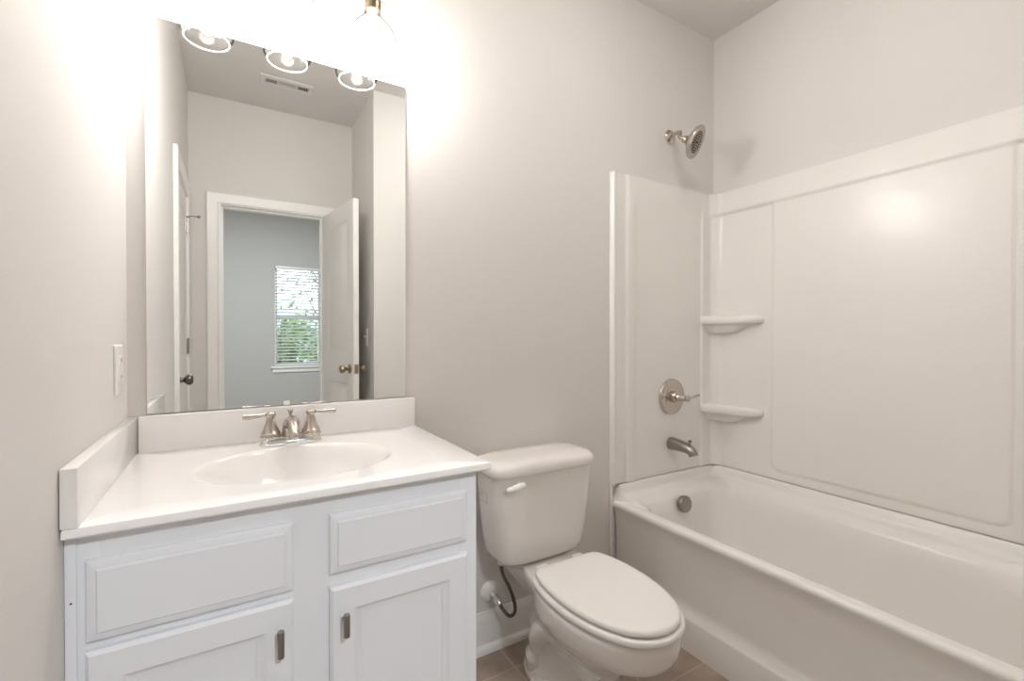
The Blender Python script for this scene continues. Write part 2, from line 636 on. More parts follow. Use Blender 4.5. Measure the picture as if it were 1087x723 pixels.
for (w, h0, h1, d0, d1) in ((0.0125, 0.94, 0.997, -0.002, 0.0012), (0.007, 0.957, 0.979, 0.0, 0.006)):
    rr = [[mpl(s * w, z, d) for s, z in ((-1, h0), (1, h0), (1, h1), (-1, h1))] for d in (d0, d1)]
    loft(b, rr)
obj('latch_plate', b, M['brass'], door2)
for hz in (0.25, 1.06, 1.80):
    b = bmesh.new()
    lathe(b, [(0, 0), (0.006, 0), (0.006, 0.09), (0, 0.09)], HA + ud * 0.0 - nd * (DT + 0.006) + Vector((0, 0, hz - 0.045)), (0, 0, 1), 12, False, False)
    obj('hinge', b, M['brass'], door2)

# ------------------------------------------------------------------ bedroom window
bm = bmesh.new()
fy0, fy1 = YB - 0.10, YB - 0.055
box(bm, WN0, WN0 + 0.035, fy0, fy1, WNZ0, WNZ1)
box(bm, WN1 - 0.035, WN1, fy0, fy1, WNZ0, WNZ1)
box(bm, WN0 + 0.035, WN1 - 0.035, fy0, fy1, WNZ0, WNZ0 + 0.035)
box(bm, WN0 + 0.035, WN1 - 0.035, fy0, fy1, WNZ1 - 0.035, WNZ1)
win = struct('window_1', bm, M['trim'])
bm = bmesh.new()
zm = 1.44
box(bm, WN0 + 0.035, WN1 - 0.035, fy0 + 0.004, fy1 - 0.004, zm - 0.024, zm + 0.024, 0.003)
obj('sash_rail', bm, M['trim'], win)
obj('pane', BX(WN0 + 0.035, WN1 - 0.035, YB - 0.082, YB - 0.079, WNZ0 + 0.035, zm - 0.024), M['pane'], win)
obj('pane', BX(WN0 + 0.035, WN1 - 0.035, YB - 0.082, YB - 0.079, zm + 0.024, WNZ1 - 0.035), M['pane'], win)
bm = BX(WN0 - 0.055, WN1 + 0.055, YB, YB + 0.035, WNZ0 - 0.024, WNZ0, 0.004)
box(bm, WN0 - 0.035, WN1 + 0.035, YB, YB + 0.014, WNZ0 - 0.085, WNZ0 - 0.024, 0.003)
box(bm, WN0, WN1, fy1, YB, WNZ0 - 0.001, WNZ0 + 0.004)
obj('window_sill', bm, M['trim'], win)

blind = thing('window_blind', 'white horizontal slat blind hanging open in the bedroom window, seen in the mirror', 'window blind', ((WN0 + WN1) / 2, YB - 0.027, WNZ0 + 0.006))
obj('headrail', BX(WN0 + 0.006, WN1 - 0.006, YB - 0.052, YB - 0.004, WNZ1 - 0.048, WNZ1 - 0.001, 0.003), M['slat'], blind)
bm = bmesh.new()
nsl = 30
for i in range(nsl):
    z = WNZ0 + 0.045 + (WNZ1 - 0.075 - WNZ0 - 0.045) * i / (nsl - 1)
    sag = [(-0.022, -0.0085), (-0.008, -0.002), (0.008, 0.003), (0.022, 0.0065)]
    top = [(WN0 + 0.01, YB - 0.027 + a, z + b + 0.0012) for a, b in sag]
    bot = [(WN0 + 0.01, YB - 0.027 + a, z + b - 0.0012) for a, b in reversed(sag)]
    r0 = top + bot
    r1 = [(WN1 - 0.01, p[1], p[2]) for p in r0]
    loft(bm, [r0, r1])
obj('slats', bm, M['slat'], blind)
obj('bottom_rail', BX(WN0 + 0.01, WN1 - 0.01, YB - 0.05, YB - 0.006, WNZ0 + 0.008, WNZ0 + 0.028, 0.003), M['slat'], blind)
for sx in (WN0 + 0.10, WN1 - 0.10):
    b = bmesh.new()
    for dy in (-0.0235, 0.0235):
        tube(b, [(sx, YB - 0.027 + dy, WNZ0 + 0.02), (sx, YB - 0.027 + dy, WNZ1 - 0.02)], 0.0011, 6)
    obj('ladder_cord', b, M['slat'], blind)

# added bedroom fill light, out of view; gives frontal light through the doorway
bl = thing('bedroom_fill_light', 'round fill light added on the bedroom ceiling beyond the doorway, out of view', 'lamp', (0.55, -3.7, HB))
obj('fill_base', lathe(bmesh.new(), [(0, 0), (0.15, 0), (0.155, -0.01), (0.15, -0.025), (0, -0.025)], (0.55, -3.7, HB), (0, 0, 1), 32, False, False), M['nickel'], bl)
ld = bpy.data.lights.new('fill_light', 'AREA')
ld.shape = 'DISK'
ld.size = 0.26
ld.energy = BED_FILL
ld.color = BED_FILL_COL
lo = bpy.data.objects.new('fill_light', ld)
COL.objects.link(lo)
lo.parent = bl
lo.location = (0, 0, -0.032)

# ------------------------------------------------------------------ vanity cabinet
CT = 0.870
CF = -0.530
CR = 0.734
van = thing('vanity_cabinet', 'white painted vanity cabinet with raised panel doors under the white sink counter', 'vanity cabinet', (0.37, -0.27, 0))
bm = bmesh.new()
box(bm, 0.0015, 0.018, CF + 0.019, -0.003, 0.0, CT - 0.020)           # left gable
box(bm, CR - 0.018, CR, CF + 0.019, -0.003, 0.0, CT - 0.020)
box(bm, 0.018, CR - 0.018, -0.012, -0.003, 0.1, CT - 0.020)
box(bm, 0.018, CR - 0.018, CF + 0.019, -0.012, 0.10, 0.116)
box(bm, 0.018, CR - 0.018, CF + 0.075, CF + 0.090, 0.0, 0.10)         # toe kick
obj('body', bm, M['cabinet'], van)
bm = bmesh.new()                                                      # face frame
FY = (CF, CF + 0.019)
box(bm, 0.0015, 0.045, *FY, 0.0, CT - 0.020, 0.001)
box(bm, CR - 0.045, CR, *FY, 0.0, CT - 0.020, 0.001)
box(bm, 0.320, 0.410, *FY, 0.10, CT - 0.020)
for a, b in ((0.045, 0.320), (0.410, CR - 0.045)):
    box(bm, a, b, *FY, 0.795, CT - 0.020)
    box(bm, a, b, *FY, 0.655, 0.695)
    box(bm, a, b, *FY, 0.10, 0.145)
obj('face_frame', bm, M['cabinet'], van)
bm = BX(0.0005, 0.0150, CF - 0.004, CF, 0.0, CT - 0.019, 0.0012)      # scribe strip against the wall
lathe(bm, [(0, 0), (0.0018, 0.0), (0.0018, 0.0004), (0, 0.0005)], (0.0085, CF - 0.004, 0.742), (0, -1, 0), 10, False, False)
obj('scribe_strip', bm, M['cabinet'], van)
obj('nail_hole', lathe(bmesh.new(), [(0, 0), (0.0016, 0), (0.0016, 0.0006), (0, 0.0006)], (0.0085, CF - 0.0044, 0.742), (0, -1, 0), 10, False, False), M['dark'], van)


def slab_front(u0, u1, v0, v1, t=0.018):
    """Plain front with a stepped, bevelled border."""
    b = bmesh.new()
    rings = []
    for ins, d in ((0, 0.0), (0, t * 0.45), (0.003, t * 0.62), (0.012, t * 0.80), (0.014, t * 0.80), (0.017, t)):
        rings.append([(u, CF - d, v) for u, v in ((u0 + ins, v0 + ins), (u1 - ins, v0 + ins), (u1 - ins, v1 - ins), (u0 + ins, v1 - ins))])
    loft(b, rings)
    return b


DPROF = ((0.0, 0.0), (0.004, -0.003), (0.009, -0.005), (0.016, -0.0055), (0.017, -0.0075), (0.03, -0.0075))
o = obj('false_drawer_front', slab_front(0.026, 0.332, 0.674, 0.808), M['cabinet'], van, sharp=20)
o = obj('drawer', slab_front(0.398, 0.705, 0.686, 0.809), M['cabinet'], van, sharp=20)


def cab_door(u0, u1, v0, v1, px):
    b = bmesh.new()
    t = 0.018
    # bevelled outer border then a flat frame with a recessed panel
    mp = lambda u, v, d: (u, CF - d, v)
    panel_slab(b, u0, u1, v0, v1, 0.0, t, [(u0 + 0.048, u1 - 0.048, v0 + 0.05, v1 - 0.05)], mp, ease=0.006, prof=DPROF)
    d = obj('door', b, M['cabinet'], van, sharp=20)
    pz0, pz1 = px[1], px[2]
    y = CF - t
    b = bmesh.new()
    lathe(b, [(0, 0), (0.0055, 0), (0.0062, 0.0012), (0.0062, pz1 - pz0 - 0.0012), (0.0055, pz1 - pz0), (0, pz1 - pz0)], (px[0], y - 0.026, pz0), (0, 0, 1), 20, False, False)
    tube(b, [(px[0], y, (pz0 + pz1) / 2 + 0.002), (px[0], y - 0.024, (pz0 + pz1) / 2 + 0.002)], 0.0042, 12)
    obj('handle', b, M['nickel_dark'], d)
    return d


cab_door(0.026, 0.332, 0.125, 0.661, (0.3065, 0.571, 0.621))
cab_door(0.398, 0.705, 0.125, 0.661, (0.4245, 0.571, 0.616))

# ------------------------------------------------------------------ countertop with moulded bowl
top = thing('vanity_countertop', 'glossy white countertop with oval moulded sink bowl on the vanity cabinet', 'countertop', (0.38, -0.28, CT - 0.018))
SX, SY, SA, SB = 0.372, -0.302, 0.212, 0.168
X0, X1, Y0, Y1 = 0.003, 0.760, -0.559, -0.002
ang = sorted(set([2 * PI * i / 120 for i in range(120)] + [math.atan2(y - SY, x - SX) % (2 * PI) for x in (X0, X1) for y in (Y0, Y1)]))


def rect_hit(a, ins=0.0):
    c, s = math.cos(a), math.sin(a)
    t = 1e9
    if c > 1e-9: t = min(t, (X1 - ins - SX) / c)
    if c < -1e-9: t = min(t, (X0 + ins - SX) / c)
    if s > 1e-9: t = min(t, (Y1 - ins - SY) / s)
    if s < -1e-9: t = min(t, (Y0 + ins - SY) / s)
    return SX + c * t, SY + s * t


def ell(a, s):
    c, n = math.cos(a), math.sin(a)
    r = 1 / math.sqrt((c / SA) ** 2 + (n / SB) ** 2)
    return SX + c * r * s, SY + n * r * s


rings = []
BZ = ((0.06, -0.128), (0.12, -0.127), (0.3, -0.122), (0.5, -0.110), (0.65, -0.093), (0.76, -0.073), (0.84, -0.053), (0.89, -0.037), (0.92, -0.0265), (0.945, -0.0185), (0.965, -0.0125), (0.985, -0.0070), (1.005, -0.0030), (1.025, -0.0008), (1.045, 0.0), (1.05, 0.0))
for s, z in BZ:
    rings.append([(*ell(a, s), CT + z) for a in ang])
rings.append([(*((ell(a, 1.05)[0] + rect_hit(a, 0.004)[0]) / 2, (ell(a, 1.05)[1] + rect_hit(a, 0.004)[1]) / 2), CT) for a in ang])
rings.append([(*rect_hit(a, 0.004), CT) for a in ang])
rings.append([(*rect_hit(a, 0.0012), CT - 0.0012) for a in ang])
rings.append([(*rect_hit(a, 0.0), CT - 0.004) for a in ang])
rings.append([(*rect_hit(a, 0.0), CT - 0.0150) for a in ang])
rings.append([(*rect_hit(a, 0.003), CT - 0.0182) for a in ang])
rings.append([(*rect_hit(a, 0.03), CT - 0.0182) for a in ang])
rings.append([(*ell(a, 1.06), CT - 0.0182) for a in ang])
rings.append([(*ell(a, 0.99), CT - 0.05) for a in ang])
rings.append([(*ell(a, 0.7), CT - 0.125) for a in ang])
rings.append([(*ell(a, 0.1), CT - 0.145) for a in ang])
bm = bmesh.new()
loft(bm, rings, cap0=True, cap1=True)
obj('top_slab', bm, M['marble'], top)
bm = BX(0.0235, 0.7585, -0.0225, -0.002, CT - 0.001, CT + 0.0945, 0.003)
obj('backsplash', bm, M['marble'], top)
bm = BX(0.001, 0.0235, -0.560, -0.002, CT - 0.001, CT + 0.0945, 0.003)
obj('side_splash', bm, M['marble'], top)
b = bmesh.new()
lathe(b, [(0, 0.0), (0.021, 0.0), (0.022, -0.002), (0.0195, -0.003)], (SX, SY, CT - 0.1255), (0, 0, 1), 28, False, False)
lathe(b, [(0, 0.007), (0.012, 0.006), (0.0155, 0.003), (0.0155, 0.0)], (SX, SY, CT - 0.1255), (0, 0, 1), 28, False, False)
obj('drain_stopper', b, M['nickel'], top)

# ------------------------------------------------------------------ faucet
FX, FYC = 0.373, -0.088
fau = thing('faucet', 'brushed nickel two handle faucet standing on the white counter behind the sink bowl', 'faucet', (FX, FYC, CT))
bm = bmesh.new()
pl = lambda ins, z: [(x, y, CT + z) for x, y in rrect(FX - 0.080 + ins, FX + 0.080 - ins, FYC - 0.027 + ins, FYC + 0.027 - ins, 0.0265 - ins, 10)]
loft(bm, [pl(0, 0), pl(0, 0.004), pl(0.002, 0.006), pl(0.003, 0.019), pl(0.0055, 0.0225), pl(0.012, 0.0235)])
obj('base_plate', bm, M['chrome'], fau)
for s in (-1, 1):
    hx = FX + s * 0.0515
    b = bmesh.new()
    lathe(b, [(0.0265, 0.018), (0.027, 0.024), (0.0245, 0.0275), (0.0240, 0.031), (0.0255, 0.0335), (0.0225, 0.037), (0.0165, 0.050), (0.0125, 0.062), (0.0102, 0.072), (0.0100, 0.076), (0.0125, 0.078), (0.0135, 0.083), (0.0128, 0.088), (0.008, 0.092), (0.0, 0.093)], (hx, FYC, CT), (0, 0, 1), 32, True, False)
    h = obj('handle', b, M['nickel'], fau)
    z = CT + 0.083
    b = bmesh.new()
    dx = s
    tube(b, [(hx + dx * 0.008, FYC, z), (hx + dx * 0.018, FYC - 0.001, z + 0.0005), (hx + dx * 0.026, FYC - 0.002, z), (hx + dx * 0.036, FYC - 0.003, z - 0.0005), (hx + dx * 0.052, FYC - 0.005, z - 0.001), (hx + dx * 0.062, FYC - 0.006, z - 0.0005), (hx + dx * 0.066, FYC - 0.0065, z), (hx + dx * 0.068, FYC - 0.0065, z)],
         [0.0045, 0.0038, 0.0052, 0.0064, 0.0078, 0.0086, 0.0075, 0.003], 16)
    obj('lever', b, M['nickel'], h)
# spout: rises as a dome from the plate and reaches forward over the bowl
path = catmull([(FX, FYC + 0.006, CT + 0.020), (FX, FYC + 0.004, CT + 0.040), (FX, FYC - 0.006, CT + 0.056), (FX, FYC - 0.030, CT + 0.062), (FX, FYC - 0.062, CT + 0.054), (FX, FYC - 0.090, CT + 0.040), (FX, FYC - 0.098, CT + 0.030)], 6)
nP = len(path)
rad = []
for i in range(nP):
    t = i / (nP - 1)
    rad.append(0.0255 * (1 - t) + 0.0110 * t if t < 0.5 else 0.0182 - 0.0085 * (t - 0.5) / 0.5)
bm = tube(bmesh.new(), path, rad, 24)
sp = obj('spout', bm, M['nickel'], fau)
b = bmesh.new()
lathe(b, [(0.0026, 0.0), (0.0026, 0.030), (0.0046, 0.034), (0.0078, 0.042), (0.0082, 0.045), (0.006, 0.048), (0.0, 0.049)], (FX, FYC + 0.020, CT + 0.046), (0, 0, 1), 18, True, False)
obj('lift_rod', b, M['nickel'], fau)

# ------------------------------------------------------------------ mirror
mir = tag(obj('wall_mirror', BX(0.040, 0.7335, -0.006, -0.0005, 0.9665, 2.006, 0.0012, 1), M['mirror'], base=(0.387, 0, 0.9665), smooth=False),
          'large frameless rectangular mirror on the wall behind the sink', 'mirror')
bm = BX(0.361, 0.377, -0.0095, -0.0062, 0.966, 0.978, 0.001)
obj('mirror_clip', bm, M['plastic'], mir)
for sx in (0.20, 0.57):
    bm = BX(sx - 0.008, sx + 0.008, -0.0095, -0.0062, 1.996, 2.0085, 0.001)
    box(bm, sx - 0.008, sx + 0.008, -0.0095, -0.0005, 2.0062, 2.0085)
    obj('mirror_clip', bm, M['plastic'], mir)

# ------------------------------------------------------------------ vanity light
LY = -0.110
van_l = thing('vanity_light', 'three lamp vanity light bar with clear glass bell shades above the mirror', 'light fixture', (0.385, 0, 2.27))
bm = BX(0.385 - 0.28, 0.385 + 0.28, -0.022, -0.0005, 2.245, 2.305, 0.006)
obj('backplate', bm, M['nickel'], van_l)
for sx in (0.172, 0.385, 0.598):
    b = bmesh.new()
    tube(b, catmull([(sx, -0.020, 2.275), (sx, -0.052, 2.279), (sx, -0.083, 2.268), (sx, LY, 2.240), (sx, LY, 2.190)], 6), 0.0075, 12)
    a = obj('arm', b, M['nickel'], van_l)
    b = bmesh.new()
    lathe(b, [(0.010, 2.205), (0.017, 2.200), (0.0235, 2.188), (0.0250, 2.172), (0.0250, 2.158), (0.0232, 2.152), (0.0232, 2.147), (0.0, 2.147)], (sx, LY, 0), (0, 0, 1), 28, True, False)
    obj('socket_cup', b, M['brass'], a)
    b = bmesh.new()
    gp = [(0.0245, 2.150), (0.0255, 2.137), (0.0300, 2.124), (0.0400, 2.108), (0.0510, 2.092), (0.0595, 2.074), (0.0635, 2.056), (0.0625, 2.040), (0.0565, 2.025), (0.0520, 2.018)]
    gp = [(rr_ * (1 + 0.10 * min(1, (2.150 - zz_) / 0.06)), 2.150 - (2.150 - zz_) * 0.856) for rr_, zz_ in gp]
    gi = [(r - 0.0022, z) for r, z in reversed(gp)]
    lathe(b, gp + gi, (sx, LY, 0), (0, 0, 1), 48, False, False)
    g = obj('glass_shade', b, M['shade_glass'], a)
    b = bmesh.new()
    ring = []
    lathe(b, [(0.0571 + 0.0023 * math.cos(t), 2.0366 + 0.0023 * math.sin(t)) for t in [2 * PI * k / 8 for k in range(9)]], (sx, LY, 0), (0, 0, 1), 48, False, False)
    bmesh.ops.remove_doubles(b, verts=b.verts, dist=1e-5)
    obj('shade_rim', b, M['rim_glass'], g)
    b = bmesh.new()
    lathe(b, [(0.0, 2.1475), (0.0150, 2.1475), (0.0155, 2.130), (0.0140, 2.122), (0.0135, 2.119), (0, 2.119)], (sx, LY, 0), (0, 0, 1), 20, False, False)
    obj('bulb_base', b, M['plastic'], a)
    b = bmesh.new()
    lathe(b, [(0.0, 2.119), (0.0100, 2.119), (0.0115, 2.108), (0.0150, 2.094), (0.0168, 2.080), (0.0162, 2.068), (0.0120, 2.059), (0.006, 2.055), (0.0, 2.0545)], (sx, LY, 0), (0, 0, 1), 20, False, False)
    obj('bulb', b, M['bulb'], a)

# round fill dome added on the bathroom ceiling, out of view, to even the light
cl = thing('bathroom_fill_dome', 'round glowing fill dome added on the bathroom ceiling above the toilet, out of view', 'lamp', (1.36, -0.80, HC))
obj('fill_base', lathe(bmesh.new(), [(0, -0.0005), (0.185, -0.0005), (0.190, -0.010), (0.188, -0.028), (0.170, -0.030), (0, -0.030)], (1.36, -0.80, HC), (0, 0, 1), 40, False, False), M['nickel'], cl)
obj('fill_dome', lathe(bmesh.new(), [(0, -0.031), (0.168, -0.031), (0.166, -0.045), (0.150, -0.066), (0.115, -0.083), (0.06, -0.093), (0, -0.096)], (1.36, -0.80, HC), (0, 0, 1), 40, False, False), M['dome'], cl)

# ------------------------------------------------------------------ switches and vent
def wall_plate(name, label, org, right, nrm, kind, dev=False):
    org, right, nrm = Vector(org), Vector(right), Vector(nrm)
    up = Vector((0, 0, 1))
    t = thing(name, label, 'wall plate' if kind == 'outlet' else 'light switch', org)
    def slab(w, h, d0, d1, e, cz=0.0):
        b = bmesh.new()
        f = lambda ins, d: [org + right * x + up * (y + cz) + nrm * d for x, y in rrect(-w / 2 + ins, w / 2 - ins, -h / 2 + ins, h / 2 - ins, 0.004, 4)]
        loft(b, [f(0, d0), f(0, (d0 + d1) / 2), f(e, d1)])
        return b
    obj('plate', slab(0.071, 0.116, 0.0005, 0.0065, 0.003), M['plastic'], t)
    if kind == 'outlet':
        d = obj('receptacle', slab(0.034, 0.067, 0.0055, 0.0085, 0.001), M['plastic'], t)
        for cz in (0.019, -0.019):
            b = bmesh.new()
            for sx, w, h in ((-0.0063, 0.0022, 0.0085), (0.0063, 0.0022, 0.0070)):
                rr = [[org + right * (sx + a * w / 2) + up * (cz + 0.003 + c * h / 2) + nrm * dd for a, c in ((-1, -1), (1, -1), (1, 1), (-1, 1))] for dd in (0.0080, 0.0087)]
                loft(b, rr)
            obj('slots', b, M['dark'], d)
    else:
        b = bmesh.new()
        f = lambda z0, z1, w, d: [org + right * (a * w) + up * z + nrm * d for a, z in ((-1, z0), (1, z0), (1, z1), (-1, z1))]
        loft(b, [f(-0.011, 0.011, 0.005, 0.006), f(0.0, 0.012, 0.0045, 0.012), f(0.007, 0.014, 0.004, 0.018)])
        obj('toggle', b, M['plastic'], t)
    return t


wall_plate('outlet_plate', 'white outlet cover plate on the left wall beside the mirror', (0, -0.125, 1.092), (0, -1, 0), (1, 0, 0), 'outlet')
wall_plate('light_switch', 'white toggle switch plate on the wall behind the open door, seen in the mirror', (XW, -1.60, 1.163), (0, 1, 0), (-1, 0, 0), 'switch')

vent = thing('ceiling_vent', 'white rectangular air register on the ceiling, seen in the mirror', 'air vent', (0.52, -1.605, HC))
bm = bmesh.new()
vx0, vx1, vy0, vy1 = 0.378, 0.664, -1.665, -1.550
secs = [(0.405, 0.470), (0.481, 0.571), (0.582, 0.643)]
ya, yb = -1.640, -1.588
zt, zb = HC - 0.0005, HC - 0.009
xs = [vx0 + 0.004] + [x for s in secs for x in s] + [vx1 - 0.004]
box(bm, vx0, vx1, vy0, ya, zb, zt, 0.003)
box(bm, vx0, vx1, yb, vy1, zb, zt, 0.003)
for i in range(0, len(xs), 2):
    box(bm, xs[i], xs[i + 1], ya, yb, zb, zt)
obj('frame', bm, M['register'], vent)
bm = bmesh.new()
for k, (a, b) in enumerate(secs):
    box(bm, a, b, ya, yb, HC - 0.0012, HC - 0.0004)
obj('throat', bm, M['throat'], vent)
bm = bmesh.new()
for k, (a, b) in enumerate(secs):
    if k == 1:
        for j in range(4):
            y = ya + (yb - ya) * (j + 0.5) / 4
            loft(bm, [[(x, y - 0.0009, zb + 0.003), (x, y - 0.0009, zb + 0.007), (x, y + 0.0009, zb + 0.007), (x, y + 0.0009, zb + 0.003)] for x in (a, b)])
    else:
        for j in range(6):
            x = a + (b - a) * (j + 0.5) / 6
            loft(bm, [[(x - 0.003, y, zb + 0.001), (x + 0.0005, y, zb + 0.006), (x + 0.002, y, zb + 0.006), (x - 0.001, y, zb + 0.001)] for y in (ya, yb)])
obj('louvres', bm, M['register'], vent)

# ------------------------------------------------------------------ bathtub
TY0, TY1 = YT + 0.008, -0.004     # far end / faucet end
TXR = WX - 0.006
ZR = 0.440
ZF = 0.512
tub = thing('bathtub', 'white acrylic alcove bathtub along the right wall below the shower panels', 'bathtub', ((TX + TXR) / 2, (TY0 + TY1) / 2, 0))


def sm(a, b, x):
    t = max(0.0, min(1.0, (x - a) / (b - a)))
    return t * t * (3 - 2 * t)


def tub_ring(x0, iw, r, zf, zw, yi=None, n=14):
    """One ring of the tub: front edge at x0, inset iw from the three walls."""
    yi = iw if yi is None else yi
    pts = []
    xr = TXR - iw
    ya_, yb_ = TY0 + yi, TY1 - yi
    base = rrect(x0, xr, ya_, yb_, r, n)
    # subdivide the straights
    full = []
    m = len(base)
    for i in range(m):
        p, q = base[i], base[(i + 1) % m]
        L = math.hypot(q[0] - p[0], q[1] - p[1])
        full.append(p)
        if (i + 1) % (n + 1) == 0:
            k = 16
            for j in range(1, k):
                full.append((p[0] + (q[0] - p[0]) * j / k, p[1] + (q[1] - p[1]) * j / k))
    for x, y in full:
        w = sm(x0 + 0.001, x0 + 0.014, x)
        pts.append((x, y, zf + (zw - zf) * w))
    return pts


rings = [
    tub_ring(TX + 0.004, 0.0, 0.004, 0.0, 0.0),
    tub_ring(TX + 0.004, 0.0, 0.004, 0.116, 0.116),
    tub_ring(TX + 0.0065, 0.0, 0.004, 0.124, 0.124),
    tub_ring(TX + 0.020, 0.0, 0.004, 0.136, 0.136),
    tub_ring(TX + 0.024, 0.0, 0.004, 0.17, 0.17),
    tub_ring(TX + 0.024, 0.0, 0.004, 0.28, 0.28),
    tub_ring(TX + 0.020, 0.0, 0.004, 0.36, 0.36),
    tub_ring(TX + 0.010, 0.0, 0.004, 0.405, 0.43),
    tub_ring(TX + 0.002, 0.0, 0.004, 0.418, 0.46),
    tub_ring(TX, 0.0, 0.004, 0.427, 0.50),
    tub_ring(TX + 0.003, 0.0, 0.006, 0.4365, 0.511),
    tub_ring(TX + 0.010, 0.004, 0.010, ZR, ZF),
    tub_ring(TX + 0.016, 0.012, 0.014, ZR + 0.0006, ZF - 0.001),
    tub_ring(TX + 0.022, 0.018, 0.018, ZR + 0.0006, ZF - 0.008),
    tub_ring(TX + 0.028, 0.022, 0.024, ZR + 0.0006, ZF - 0.030),
    tub_ring(TX + 0.034, 0.030, 0.030, ZR + 0.0004, ZF - 0.045),
    tub_ring(TX + 0.040, 0.044, 0.040, ZR, ZF - 0.050),
    tub_ring(TX + 0.046, 0.054, 0.055, ZR - 0.001, ZF - 0.054, 0.070),
    tub_ring(TX + 0.052, 0.062, 0.070, ZR - 0.003, ZF - 0.066, 0.084),
    tub_ring(TX + 0.059, 0.070, 0.085, ZR - 0.009, ZF - 0.074, 0.096),
    tub_ring(TX + 0.065, 0.078, 0.095, ZR - 0.020, ZR - 0.015, 0.105),
    tub_ring(TX + 0.072, 0.086, 0.100, ZR - 0.06, ZR - 0.06, 0.113),
    tub_ring(TX + 0.085, 0.100, 0.110, 0.27, 0.27, 0.130),
    tub_ring(TX + 0.100, 0.115, 0.120, 0.17, 0.17, 0.155),
    tub_ring(TX + 0.115, 0.130, 0.120, 0.115, 0.115, 0.180),
    tub_ring(TX + 0.140, 0.155, 0.120, 0.088, 0.088, 0.210),
    tub_ring(TX + 0.180, 0.195, 0.110, 0.080, 0.080, 0.260),
]
bm = bmesh.new()
loft(bm, rings, cap0=False, cap1=True)
obj('tub_shell', bm, M['acrylic'], tub, sharp=60)
# overflow cover on the faucet end of the basin
oax = Vector((0, -1, 0.14)).normalized()
oc = Vector((1.992, TY1 - 0.1155, 0.405))
b = bmesh.new()
lathe(b, [(0.030, -0.006), (0.036, 0.0), (0.0375, 0.010), (0.0372, 0.020), (0.0345, 0.024), (0.031, 0.0235), (0.0, 0.0235)], oc, oax, 36, True, False)
ov = obj('overflow_cover', b, M['nickel_dark'], tub)
b = bmesh.new()
a_, u_, w_ = oax, Vector((1, 0, 0)), oax.cross(Vector((1, 0, 0)))
dr = Matrix.Rotation(R(-38), 3, oax)
u2, w2 = dr @ u_, dr @ w_
for k in range(-4, 5):
    off = k * 0.0064
    L = math.sqrt(max(0.028 ** 2 - off ** 2, 1e-6))
    c = oc + a_ * 0.0238 + w2 * off
    rr = [[c + u2 * (s * L) + w2 * (t * 0.0014) + a_ * d for s, t in ((-1, -1), (1, -1), (1, 1), (-1, 1))] for d in (-0.001, 0.0016)]
    loft(b, rr)
obj('grille_bars', b, M['nickel'], ov)
b = bmesh.new()
lathe(b, [(0.034, 0.0), (0.033, 0.003), (0.026, 0.004), (0.02, 0.002), (0, 0.002)], (1.99, TY1 - 0.33, 0.0795), (0, 0, 1), 28, True, False)
obj('drain', b, M['nickel'], tub)

# ------------------------------------------------------------------ tub surround
sur = thing('tub_surround', 'glossy white moulded tub surround wall panels with two corner shelves', 'tub surround', (WX - 0.02, (TY0 + TY1) / 2, ZF))
struct('trim_6', BX(1.6555, TX + 0.002, -0.010, -0.0004, 0.0, ZF + 0.003, 0.002), M['acrylic'])
ZS0, ZS1 = ZF + 0.0035, 1.891
BXL = 1.655
RF = 0.062
L1 = WX - BXL                    # along the back wall
L2 = -YT                         # along the right wall
L3 = WX - (BXL)                  # along the tub end wall


def off_back(s, z):
    """Thickness of the moulding; s from the free edge towards the corner."""
    d = 0.0
    d = 0.022 * sm(-0.001, 0.006, s)                                # rolled free edge
    d -= 0.010 * sm(0.016, 0.026, s)
    d += 0.008 * sm(0.080, 0.096, s)
    pan = sm(0.118, 0.165, s) * (1 - sm(0.602, 0.610, s)) * (1 - sm(1.715, 1.830, z))
    d -= 0.008 * pan
    return max(d, 0.002)


def off_side(y, z):
    """y from the faucet-end corner along the right wall."""
    m = min(y, L2 - y)
    band = sm(1.776, 1.790, z)
    d = 0.015 + 0.012 * band
    # central recess with rounded lower corners
    hx = L2 / 2 - 0.318
    cz0, cz1 = 0.555, 1.776
    qx = abs(y - L2 / 2) - hx + 0.04
    qz = (cz0 + 0.04) - z
    sd = math.hypot(max(qx, 0), max(qz, 0)) + min(max(qx, qz), 0) - 0.04
    d += 0.006 * (1 - sm(-0.010, 0.004, sd)) * (1 - band)
    return d


def plan_point(s, z):
    """Point of the inner surface for path length s."""
    if s <= L1:
        d = off_back(s, z)
        p = Vector((BXL + s, -d, z))
    elif s <= L1 + L2:
        y = s - L1
        d = off_side(y, z)
        p = Vector((WX - d, -y, z))
    else:
        t = s - L1 - L2
        d = off_back(L3 - t, z)
        p = Vector((WX - t, YT + d, z))
    return p


def surface_point(s, z):
    p = plan_point(s, z)
    # concave corner fillets
    for cy, sg in ((0.0, -1), (YT, 1)):
        dy0, dx0 = 0.014, 0.015 + 0.012 * sm(1.776, 1.790, z)
        ccx, ccy = WX - dx0 - RF, cy + sg * (dy0 + RF)
        if p.x > ccx and (p.y - ccy) * sg < 0:
            v = Vector((p.x - ccx, p.y - ccy, 0))
            if v.length > RF:
                v = v.normalized() * RF
                p = Vector((ccx + v.x, ccy + v.y, z))
    return p


